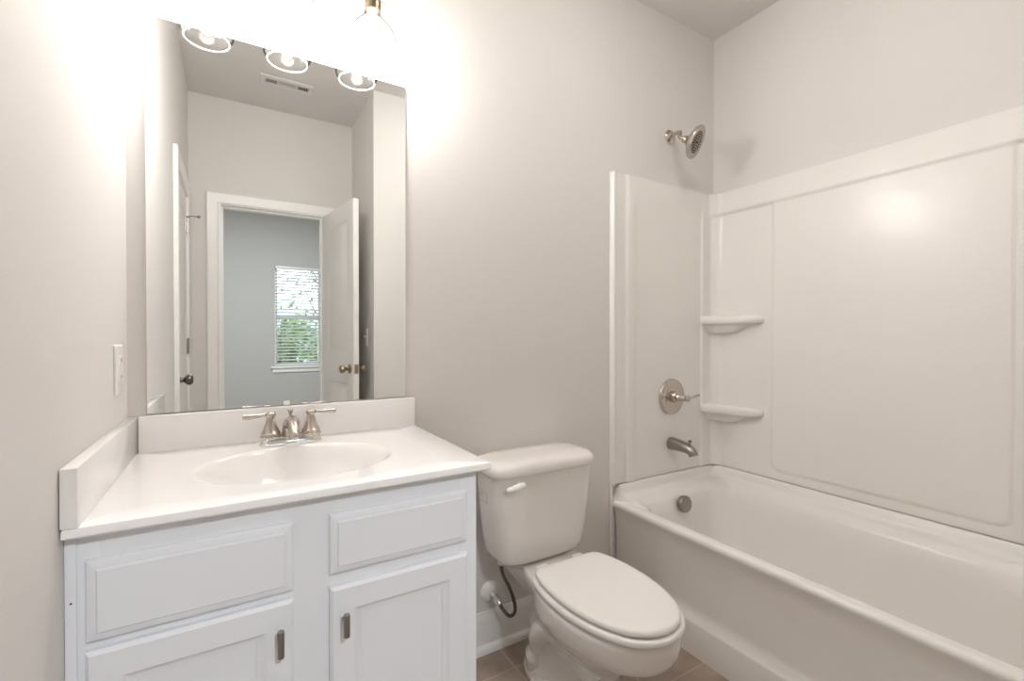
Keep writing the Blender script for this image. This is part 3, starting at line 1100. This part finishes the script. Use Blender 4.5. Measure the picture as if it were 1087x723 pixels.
ss = []
s = 0.0
tot = L1 + L2 + L3
fine = [(0, 0.20), (0.56, L1 + 0.36), (L1 + L2 - 0.36, L1 + L2 + 0.2), (tot - 0.20, tot)]
while s < tot:
    ss.append(s)
    s += 0.004 if any(a <= s <= b for a, b in fine) else 0.02
ss.append(tot)
zs = []
z = ZS0
while z < ZS1 - 0.0001:
    zs.append(z)
    z += 0.005 if (z < 0.62 or 1.75 < z) else 0.03
zs.append(ZS1)
bm = bmesh.new()
rows = [[bm.verts.new(surface_point(a, zz)) for a in ss] for zz in zs]
for r0, r1 in zip(rows[:-1], rows[1:]):
    for i in range(len(ss) - 1):
        bm.faces.new((r0[i], r0[i + 1], r1[i + 1], r1[i]))


def wall_pt(s, zz):
    if s <= L1:
        return Vector((min(BXL + s, WX - 0.0006), -0.0006, zz))
    if s <= L1 + L2:
        return Vector((WX - 0.0006, -min(max(s - L1, 0.0006), L2 - 0.0006), zz))
    return Vector((max(min(WX - (s - L1 - L2), WX - 0.0006), BXL), YT + 0.0006, zz))


# rounded top edge closing onto the wall, and the two free ends
trow = [bm.verts.new(wall_pt(a, ZS1 + 0.002)) for a in ss]
for i in range(len(ss) - 1):
    bm.faces.new((rows[-1][i], rows[-1][i + 1], trow[i + 1], trow[i]))
brow = [bm.verts.new(wall_pt(a, ZS0)) for a in ss]
for i in range(len(ss) - 1):
    bm.faces.new((rows[0][i + 1], rows[0][i], brow[i], brow[i + 1]))
for idx in (0, -1):
    e = [r[idx] for r in rows]
    w = [bm.verts.new(wall_pt(ss[idx], zz)) for zz in zs]
    for i in range(len(zs) - 1):
        bm.faces.new((e[i], e[i + 1], w[i + 1], w[i]))
obj('wall_panels', bm, M['acrylic'], sur, sharp=50)


def corner_shelf(zt_, thick=0.040):
    """Corner shelf: front edge runs diagonally from the back wall to the right wall."""
    b = bmesh.new()
    xa, yb_ = WX - 0.120, -0.282
    def outline(g, k):
        # g: shrink towards the corner; k: rounding of the nose
        cx, cy = WX - 0.014, -0.010
        pts = [(cx, cy)]
        ax, ay = xa + g, cy
        bx_, by = cx, yb_ + g * 1.4
        q = [(ax, cy), (ax + 0.001, -0.035), (ax + 0.010, -0.062), (ax + 0.026, -0.092), (cx - 0.062, by + 0.055 + 0.02), (cx - 0.044, by + 0.030), (cx - 0.026, by + 0.010), (cx - 0.010, by + 0.001), (cx, by)]
        c = catmull([(x, y, 0) for x, y in q], 4)
        return [(cx, cy)] + [(p.x, p.y) for p in c]
    spec = [(0.34, -0.088), (0.48, -0.085), (0.60, -0.070), (0.68, -0.053), (0.73, -0.0435), (0.92, -0.0425), (0.970, -0.038), (1.0, -0.028), (1.0, -0.014), (0.975, -0.004), (0.93, 0.0)]
    rr = []
    for g, dz in spec:
        rr.append([(WX - 0.014 + (x - WX + 0.014) * g, -0.010 + (y + 0.010) * g, zt_ + dz) for x, y in outline(0, 0)])
    loft(b, rr)
    return b


obj('corner_shelf', corner_shelf(1.272), M['acrylic'], sur, sharp=70)
obj('corner_shelf', corner_shelf(0.830), M['acrylic'], sur, sharp=70)

# ------------------------------------------------------------------ shower fittings
# shower head
HXc = Vector((2.040, -0.150, 2.052))
hn = Vector((0.38, -0.81, -0.44)).normalized()
sh = thing('shower_fixture', 'brushed nickel round shower head on a curved arm above the tub surround', 'shower head', (2.040, 0, 2.128))
b = bmesh.new()
lathe(b, [(0.0, 0.0005), (0.033, 0.0005), (0.034, 0.004), (0.030, 0.009), (0.018, 0.013), (0.012, 0.016), (0, 0.016)], (2.040, 0, 2.128), (0, -1, 0), 32, False, False)
obj('flange', b, M['nickel'], sh)
back = HXc - hn * 0.060
b = tube(bmesh.new(), catmull([(2.040, -0.004, 2.128), (2.040, -0.036, 2.133), (2.036, -0.064, 2.128), tuple(back + Vector((-0.004, 0.020, 0.018))), tuple(back)], 7), 0.0095, 14)
obj('arm', b, M['nickel'], sh)
b = bmesh.new()
lathe(b, [(0.0, -0.064), (0.014, -0.064), (0.0175, -0.055), (0.0175, -0.046), (0.022, -0.042), (0.034, -0.034), (0.050, -0.024), (0.066, -0.014), (0.0735, -0.004), (0.0740, 0.002), (0.0715, 0.006), (0.067, 0.0055), (0.060, 0.004), (0.0, 0.004)], HXc, hn, 44, False, False)
hd = obj('head', b, M['nickel'], sh)
b = bmesh.new()
_, hu, hw = frame_of(hn)
for rr_, cnt in ((0.016, 8), (0.026, 14), (0.036, 20), (0.045, 24)):
    for k in range(cnt):
        t = 2 * PI * k / cnt
        lathe(b, [(0.0026, 0.003), (0.0024, 0.006), (0.0, 0.0065)], HXc + hu * rr_ * math.cos(t) + hw * rr_ * math.sin(t), hn, 6, False, False)
lathe(b, [(0.007, 0.003), (0.007, 0.0055), (0.0, 0.006)], HXc, hn, 14, False, False)
obj('nozzles', b, M['dark'], hd)

# valve trim
VC = (2.040, -0.0125, 0.881)
vt = thing('shower_valve', 'round brushed nickel shower valve with lever on the surround, above the tub spout', 'shower valve', VC)
b = bmesh.new()
lathe(b, [(0.0, 0.0), (0.084, 0.0), (0.0865, 0.004), (0.0850, 0.009), (0.078, 0.013), (0.072, 0.012), (0.062, 0.0125), (0.056, 0.015), (0.050, 0.013), (0.045, 0.013), (0.030, 0.014), (0.030, 0.012), (0, 0.012)], VC, (0, -1, 0), 48, False, False)
obj('escutcheon', b, M['nickel'], vt)
b = bmesh.new()
lathe(b, [(0.0, 0.012), (0.026, 0.012), (0.027, 0.030), (0.0245, 0.036), (0.0200, 0.040), (0.0195, 0.046), (0.0215, 0.050), (0.0185, 0.058), (0.0150, 0.078), (0.0125, 0.088), (0.0145, 0.092), (0.0155, 0.100), (0.0120, 0.106), (0.0, 0.108)], VC, (0, -1, 0), 32, False, False)
hb = obj('hub', b, M['nickel'], vt)
vy = VC[1] - 0.098
b = tube(bmesh.new(), [(VC[0] + 0.006, vy, VC[2]), (VC[0] + 0.018, vy, VC[2] + 0.001), (VC[0] + 0.034, vy - 0.002, VC[2] + 0.004), (VC[0] + 0.054, vy - 0.004, VC[2] + 0.009), (VC[0] + 0.070, vy - 0.005, VC[2] + 0.012), (VC[0] + 0.077, vy - 0.005, VC[2] + 0.013)],
         [0.0050, 0.0042, 0.0055, 0.0070, 0.0062, 0.002], 14)
obj('lever', b, M['nickel'], hb)

# tub spout
ts = thing('tub_spout', 'brushed nickel tub spout with diverter knob below the shower valve', 'tub spout', (2.040, -0.0125, 0.655))
pts = catmull([(2.040, -0.0125, 0.655), (2.040, -0.042, 0.655), (2.040, -0.080, 0.653), (2.040, -0.112, 0.648), (2.040, -0.134, 0.636), (2.040, -0.142, 0.620)], 6)
nn = len(pts)
rad = [0.030 - 0.0095 * sm(0, 1, i / (nn - 1)) for i in range(nn)]
b = tube(bmesh.new(), pts, rad, 24, flat=[1.0] * nn)
so = obj('spout_body', b, M['nickel_dark'], ts)
b = bmesh.new()
lathe(b, [(0.0035, 0.0), (0.0035, 0.014), (0.0075, 0.016), (0.0085, 0.021), (0.0070, 0.025), (0, 0.026)], (2.040, -0.122, 0.664), (0, 0, 1), 16, True, False)
obj('diverter_knob', b, M['nickel_dark'], ts)

# ------------------------------------------------------------------ toilet
TCX = 1.200
TKX = 1.180       # the tank sits a little to the left
tl = thing('toilet', 'white two piece toilet with closed lid between the vanity and the bathtub', 'toilet', (TCX, -0.40, 0))


def outline3(o, z):
    return [(x, y, z) for x, y in o]


def egg(a, yb_, yf, pb=2.4, pf=2.15, mid=0.46, n=56):
    ym = yb_ + (yf - yb_) * mid
    return superell(TCX, ym, a, yb_ - ym, pb, n, ym - yf, pf)


# bowl and pedestal
bm = bmesh.new()
rg = [
    (0.110, -0.115, -0.560, 3.0, 2.4, 0.40, 0.000),
    (0.112, -0.113, -0.563, 3.0, 2.4, 0.40, 0.018),
    (0.104, -0.122, -0.552, 3.0, 2.4, 0.40, 0.030),
    (0.092, -0.130, -0.525, 2.8, 2.3, 0.42, 0.060),
    (0.088, -0.130, -0.515, 2.6, 2.2, 0.44, 0.110),
    (0.094, -0.130, -0.530, 2.5, 2.2, 0.46, 0.160),
    (0.110, -0.128, -0.575, 2.5, 2.1, 0.48, 0.205),
    (0.128, -0.150, -0.632, 2.2, 2.1, 0.49, 0.242),
    (0.153, -0.165, -0.686, 2.1, 2.1, 0.50, 0.275),
    (0.165, -0.172, -0.706, 2.05, 2.1, 0.51, 0.293),
    (0.170, -0.178, -0.712, 2.0, 2.1, 0.51, 0.310),
    (0.173, -0.182, -0.714, 2.0, 2.1, 0.52, 0.350),
    (0.171, -0.184, -0.711, 2.0, 2.1, 0.52, 0.364),
    (0.165, -0.188, -0.704, 2.0, 2.1, 0.52, 0.369),
    (0.120, -0.160, -0.650, 2.4, 2.1, 0.52, 0.369),
]
loft(bm, [outline3(egg(a, yb_, yf, pb, pf, mid), z) for a, yb_, yf, pb, pf, mid, z in rg])
# tank shelf behind the seat
def shelf_ring(ins, z):
    q = [(-0.112, -0.020), (-0.114, -0.120), (-0.118, -0.190), (-0.138, -0.280), (-0.155, -0.380), (-0.140, -0.440), (0.140, -0.440), (0.155, -0.380), (0.138, -0.280), (0.118, -0.190), (0.114, -0.120), (0.112, -0.020)]
    cx_, cy_ = 0.0, -0.2
    return [(TCX + x * (1 - ins / 0.16), cy_ + (y - cy_) * (1 - ins / 0.2), z) for x, y in q]
loft(bm, [shelf_ring(0.05, 0.270), shelf_ring(0.016, 0.315), shelf_ring(0.004, 0.345), shelf_ring(0.0, 0.362), shelf_ring(0.002, 0.374), shelf_ring(0.008, 0.378)])
obj('bowl', bm, M['china'], tl, sharp=50)
# trapway bulge on each side and the bolt foot
for s in (-1, 1):
    path = catmull([(TCX + s * 0.060, -0.500, 0.150), (TCX + s * 0.066, -0.400, 0.215), (TCX + s * 0.068, -0.310, 0.220), (TCX + s * 0.070, -0.240, 0.160), (TCX + s * 0.068, -0.215, 0.090), (TCX + s * 0.060, -0.205, 0.030)], 6)
    np_ = len(path)
    rad = [0.030 + 0.022 * math.sin(PI * min(1, i / (np_ - 1) * 1.25)) if i < np_ * 0.8 else 0.045 for i in range(np_)]
    obj('trapway', tube(bmesh.new(), path, rad, 18), M['china'], tl, sharp=70)
    b = bmesh.new()
    fo = lambda k, z: [(x, y, z) for x, y in superell(TCX + s * 0.098, -0.315, 0.046 * k, 0.085 * k, 2.2, 32)]
    loft(b, [fo(1, 0.0), fo(1, 0.020), fo(0.93, 0.032), fo(0.78, 0.040), fo(0.4, 0.044)])
    obj('foot', b, M['china'], tl, sharp=70)
    b = bmesh.new()
    lathe(b, [(0.0155, 0.0), (0.0155, 0.010), (0.012, 0.019), (0.005, 0.023), (0, 0.0235)], (TCX + s * 0.112, -0.318, 0.041), (0, 0, 1), 20, True, False)
    obj('bolt_cap', b, M['seat'], tl)
# seat ring and lid
HALF = [(0.0, -0.274), (0.060, -0.2745), (0.104, -0.276), (0.128, -0.286), (0.144, -0.318), (0.157, -0.380), (0.161, -0.450), (0.156, -0.520), (0.140, -0.590), (0.108, -0.658), (0.066, -0.698), (0.030, -0.713), (0.0, -0.717)]
_c = catmull([(x, y, 0) for x, y in [(-HALF[1][0], HALF[1][1])] + HALF + [(-HALF[-2][0], HALF[-2][1])]], 6)[6:-6]
_h = [(p.x, p.y) for p in _c]
LIDO = _h + [(-x, y) for x, y in reversed(_h[1:-1])]


def lid_out(ins, z, k=1.0):
    """Lid outline moved inwards by ins."""
    out = []
    n = len(LIDO)
    for i in range(n):
        ax, ay = LIDO[i - 1]
        bx_, by_ = LIDO[(i + 1) % n]
        tx, ty = bx_ - ax, by_ - ay
        l = math.hypot(tx, ty) or 1
        px, py = LIDO[i][0] - (ty / l) * -ins, LIDO[i][1] + (tx / l) * -ins
        out.append((TCX + px * k, -0.48 + (py + 0.48) * k, z))
    return out


bm = bmesh.new()
loft(bm, [lid_out(0.012, 0.3740), lid_out(-0.006, 0.3742), lid_out(-0.0098, 0.3765), lid_out(-0.0108, 0.382), lid_out(-0.0100, 0.3885), lid_out(-0.007, 0.3916), lid_out(0.000, 0.3923), lid_out(0.0, 0.3923, 0.85)])
obj('seat', bm, M['seat'], tl, sharp=60)
bm = bmesh.new()
loft(bm, [lid_out(0.006, 0.3974), lid_out(0.0015, 0.3978), lid_out(0.0, 0.401), lid_out(0.0012, 0.407), lid_out(0.005, 0.4118), lid_out(0.0105, 0.4138), lid_out(0.0105, 0.4146, 0.90), lid_out(0.0105, 0.4150, 0.75)])
obj('lid', bm, M['seat'], tl, sharp=60)
for s in (-1, 1):
    b = BX(TCX + s * 0.075 - 0.022, TCX + s * 0.075 + 0.022, -0.268, -0.236, 0.371, 0.398, 0.006, 3)
    obj('hinge', b, M['seat'], tl)
# tank
def tank_ring(hw, y0, y1, z, p=5.0, dx=0.0):
    cy = (y0 + y1) / 2
    return [(x, y, z) for x, y in superell(TKX + dx, cy, hw, (y0 - y1) / 2, p, 64)]
bm = bmesh.new()
loft(bm, [tank_ring(0.130, -0.060, -0.175, 0.3795), tank_ring(0.155, -0.045, -0.192, 0.384, 4), tank_ring(0.172, -0.036, -0.202, 0.396, 4.5), tank_ring(0.180, -0.032, -0.206, 0.415, 5), tank_ring(0.190, -0.028, -0.210, 0.47),
          tank_ring(0.200, -0.024, -0.214, 0.56), tank_ring(0.2075, -0.020, -0.217, 0.65), tank_ring(0.210, -0.018, -0.219, 0.699)])
tk = obj('tank', bm, M['china'], tl, sharp=60)
bm = bmesh.new()
loft(bm, [tank_ring(0.212, -0.016, -0.222, 0.6995), tank_ring(0.219, -0.011, -0.230, 0.701), tank_ring(0.221, -0.010, -0.232, 0.706), tank_ring(0.221, -0.010, -0.232, 0.722), tank_ring(0.217, -0.013, -0.227, 0.735, 4.5), tank_ring(0.207, -0.021, -0.214, 0.744, 4.2), tank_ring(0.180, -0.040, -0.185, 0.7485, 4), tank_ring(0.1, -0.08, -0.14, 0.7495, 3)])
obj('tank_lid', bm, M['china'], tl, sharp=60)
# flush lever
b = bmesh.new()
ly = -0.219
lathe(b, [(0.0, 0.0), (0.011, 0.0), (0.011, 0.010), (0.0, 0.012)], (TKX - 0.130, ly + 0.002, 0.674), (0, -1, 0), 18, False, False)
tube(b, catmull([(TKX - 0.118, ly - 0.014, 0.676), (TKX - 0.134, ly - 0.017, 0.674), (TKX - 0.154, ly - 0.017, 0.671), (TKX - 0.178, ly - 0.014, 0.667), (TKX - 0.186, ly - 0.012, 0.666)], 5), [0.006] + [0.0105] * 5 + [0.0115] * 6 + [0.0095] * 4 + [0.008, 0.007, 0.006, 0.005, 0.002], 16, flat=None)
obj('flush_lever', b, M['seat'], tl)
# small printed mark on the left side of the tank
def on_tank(y, z, d):
    hw = 0.2 + (z - 0.56) / 0.09 * 0.0075
    y0, y1 = -0.022, -0.2155
    c = min(abs((y - (y0 + y1) / 2) / ((y0 - y1) / 2)), 0.999)
    return Vector((TKX - hw * (1 - c ** 5) ** 0.2 - d, y, z))


b = bmesh.new()


def stroke(p, q, w=0.0011):
    p, q = Vector(p), Vector(q)
    t = (q - p).normalized()
    s_ = Vector((-t.y, t.x)) * w
    for k in range(6):
        a0, a1 = p.lerp(q, k / 6), p.lerp(q, (k + 1) / 6)
        cs = [a0 - s_, a1 - s_, a1 + s_, a0 + s_]
        loft(b, [[on_tank(c.x, c.y, -0.0006) for c in cs], [on_tank(c.x, c.y, 0.0006) for c in cs]])


my0, my1, mz0, mz1 = -0.062, -0.128, 0.597, 0.634
for p, q in (((my0, mz0), (my1, mz0)), ((my1, mz0), (my1, mz1)), ((my1, mz1), (my0, mz1)), ((my0, mz1), (my0, mz0)),
             ((-0.075, 0.606), (-0.088, 0.626)), ((-0.088, 0.626), (-0.096, 0.612)), ((-0.096, 0.626), (-0.108, 0.606)), ((-0.105, 0.627), (-0.115, 0.622))):
    stroke(p, q)
obj('printed_mark', b, M['ink'], tk)

# water supply
ws = thing('toilet_supply_line', 'dark braided supply hose from the white wall escutcheon up to the toilet tank', 'water supply line', (1.054, 0, 0.215))
b = bmesh.new()
lathe(b, [(0.0, 0.0006), (0.037, 0.0006), (0.0375, 0.004), (0.034, 0.009), (0.020, 0.015), (0.012, 0.017), (0.0, 0.017)], (1.054, 0, 0.215), (0, -1, 0), 32, False, False)
obj('escutcheon', b, M['plastic'], ws)
b = bmesh.new()
tube(b, [(1.054, -0.014, 0.215), (1.0545, -0.040, 0.214), (1.055, -0.046, 0.213)], [0.0075, 0.0075, 0.0105], 14)
tube(b, [(1.055, -0.044, 0.213), (1.056, -0.058, 0.206), (1.062, -0.070, 0.193)], [0.0115, 0.0115, 0.009], 14)
obj('stop_valve', b, M['chrome'], ws)
hp = catmull([(1.060, -0.066, 0.197), (1.069, -0.080, 0.178), (1.086, -0.094, 0.158), (1.104, -0.100, 0.166), (1.104, -0.102, 0.200), (1.083, -0.104, 0.262), (1.056, -0.106, 0.315), (1.045, -0.106, 0.352), (1.045, -0.106, 0.372)], 7)
obj('hose', tube(bmesh.new(), hp, 0.0062, 12), M['hose'], ws)
b = bmesh.new()
lathe(b, [(0.0085, 0.0), (0.0125, 0.006), (0.0135, 0.014), (0.0135, 0.026), (0.0, 0.026)], (1.045, -0.106, 0.359), (0, 0, 1), 16, True, False)
obj('tank_nut', b, M['plastic'], ws)

# ------------------------------------------------------------------ outside the bedroom window
GZ = -0.6
struct('ground', BX(-14, 16, -40, YB - 0.30, GZ - 0.2, GZ), M['lawn'])
rnd = random.Random(5)


def tree(name, label, x, y, h, crown, count, lm, leaf=0.12, bare=False, seed=1):
    rn = random.Random(seed)
    t = tag(bpy.data.objects.new(name, None), label, 'tree', 'trees outside the bedroom window')
    COL.objects.link(t)
    t.location = (x, y, GZ)
    b = bmesh.new()
    top = Vector((x + rn.uniform(-.2, .2), y, GZ + h))
    tube(b, catmull([(x, y, GZ), (x + 0.06, y + 0.03, GZ + h * 0.35), (x - 0.04, y, GZ + h * 0.7), top], 4), [0.09 * (1 - 0.075 * i) for i in range(13)], 8)
    for k in range(14 if bare else 8):
        f = rn.uniform(0.3, 0.95)
        p = Vector((x, y, GZ + h * f))
        a = rn.uniform(0, 2 * PI)
        L = rn.uniform(0.5, 1.0) * crown[0] * (1.15 if bare else 0.9)
        q = p + Vector((math.cos(a) * L * 0.5, math.sin(a) * L * 0.5, L * 0.30))
        r_ = p + Vector((math.cos(a) * L, math.sin(a) * L, L * (0.45 if k % 2 else 0.8)))
        tube(b, [p, q, r_], [0.030, 0.020, 0.006], 6)
        for j in range(3 if bare else 0):
            d = Vector((rn.uniform(-1, 1), rn.uniform(-1, 1), rn.uniform(0, 1))) * 0.45
            tube(b, [q.lerp(r_, j / 3), q.lerp(r_, j / 3) + d], [0.010, 0.004], 5)
    obj('trunk', b, M['bark'], t)
    b = bmesh.new()
    cl = [Vector((rn.gauss(0, .5), rn.gauss(0, .5), rn.gauss(0, .5))) for _ in range(16)]
    for k in range(count):
        c = cl[k % 16] * 0.8 + Vector((rn.gauss(0, .22), rn.gauss(0, .22), rn.gauss(0, .22)))
        p = Vector((x + c.x * crown[0], y + c.y * crown[0], GZ + crown[1] + c.z * crown[2]))
        if p.z < GZ + 0.05:
            continue
        n = Vector((rn.gauss(0, 1), rn.gauss(0, 1), rn.gauss(0, 1) + .5)).normalized()
        _, u, w = frame_of(n)
        s_ = leaf * rn.uniform(0.6, 1.2)
        vv = [p + u * s_, p + w * s_ * 0.45 + n * s_ * 0.12, p - u * s_, p - w * s_ * 0.45 + n * s_ * 0.12]
        b.faces.new([b.verts.new(v) for v in vv])
    obj('foliage', b, lm, t, smooth=False)
    return t


tree('leafy_tree', 'bright green leafy tree low in the bedroom window, left half, seen in the mirror', 0.95, -9.4, 2.2, (0.85, 1.25, 0.85), 1500, M['leaf_a'], 0.10, seed=3)
tree('leafy_tree', 'dark green bushy tree low in the bedroom window, right half, seen in the mirror', 2.9, -10.8, 2.4, (0.9, 1.15, 0.8), 1300, M['leaf_b'], 0.10, seed=8)
tree('bare_tree', 'sparse bluish tree with bare branches high in the bedroom window, seen in the mirror', 2.7, -14.2, 4.6, (1.3, 3.5, 1.2), 170, M['leaf_c'], 0.11, bare=True, seed=12)
tree('leafy_tree', 'pale distant tree behind the green ones in the bedroom window', 1.1, -20.0, 3.6, (2.2, 1.35, 0.55), 1300, M['leaf_c'], 0.2, seed=21)
ho = thing('neighbour_house', 'grey blue house with a dark roof far beyond the trees outside the window', 'house', (3.2, -26, GZ))
obj('house_wall', BX(0.6, 5.8, -28, -24, GZ, GZ + 2.2), M['siding'], ho)
b = bmesh.new()
loft(b, [[(x, -23.7, GZ + 2.15), (x, -28.3, GZ + 2.15), (x, -26, GZ + 3.3)] for x in (0.3, 6.1)])
obj('house_roof', b, M['roof'], ho, smooth=False)
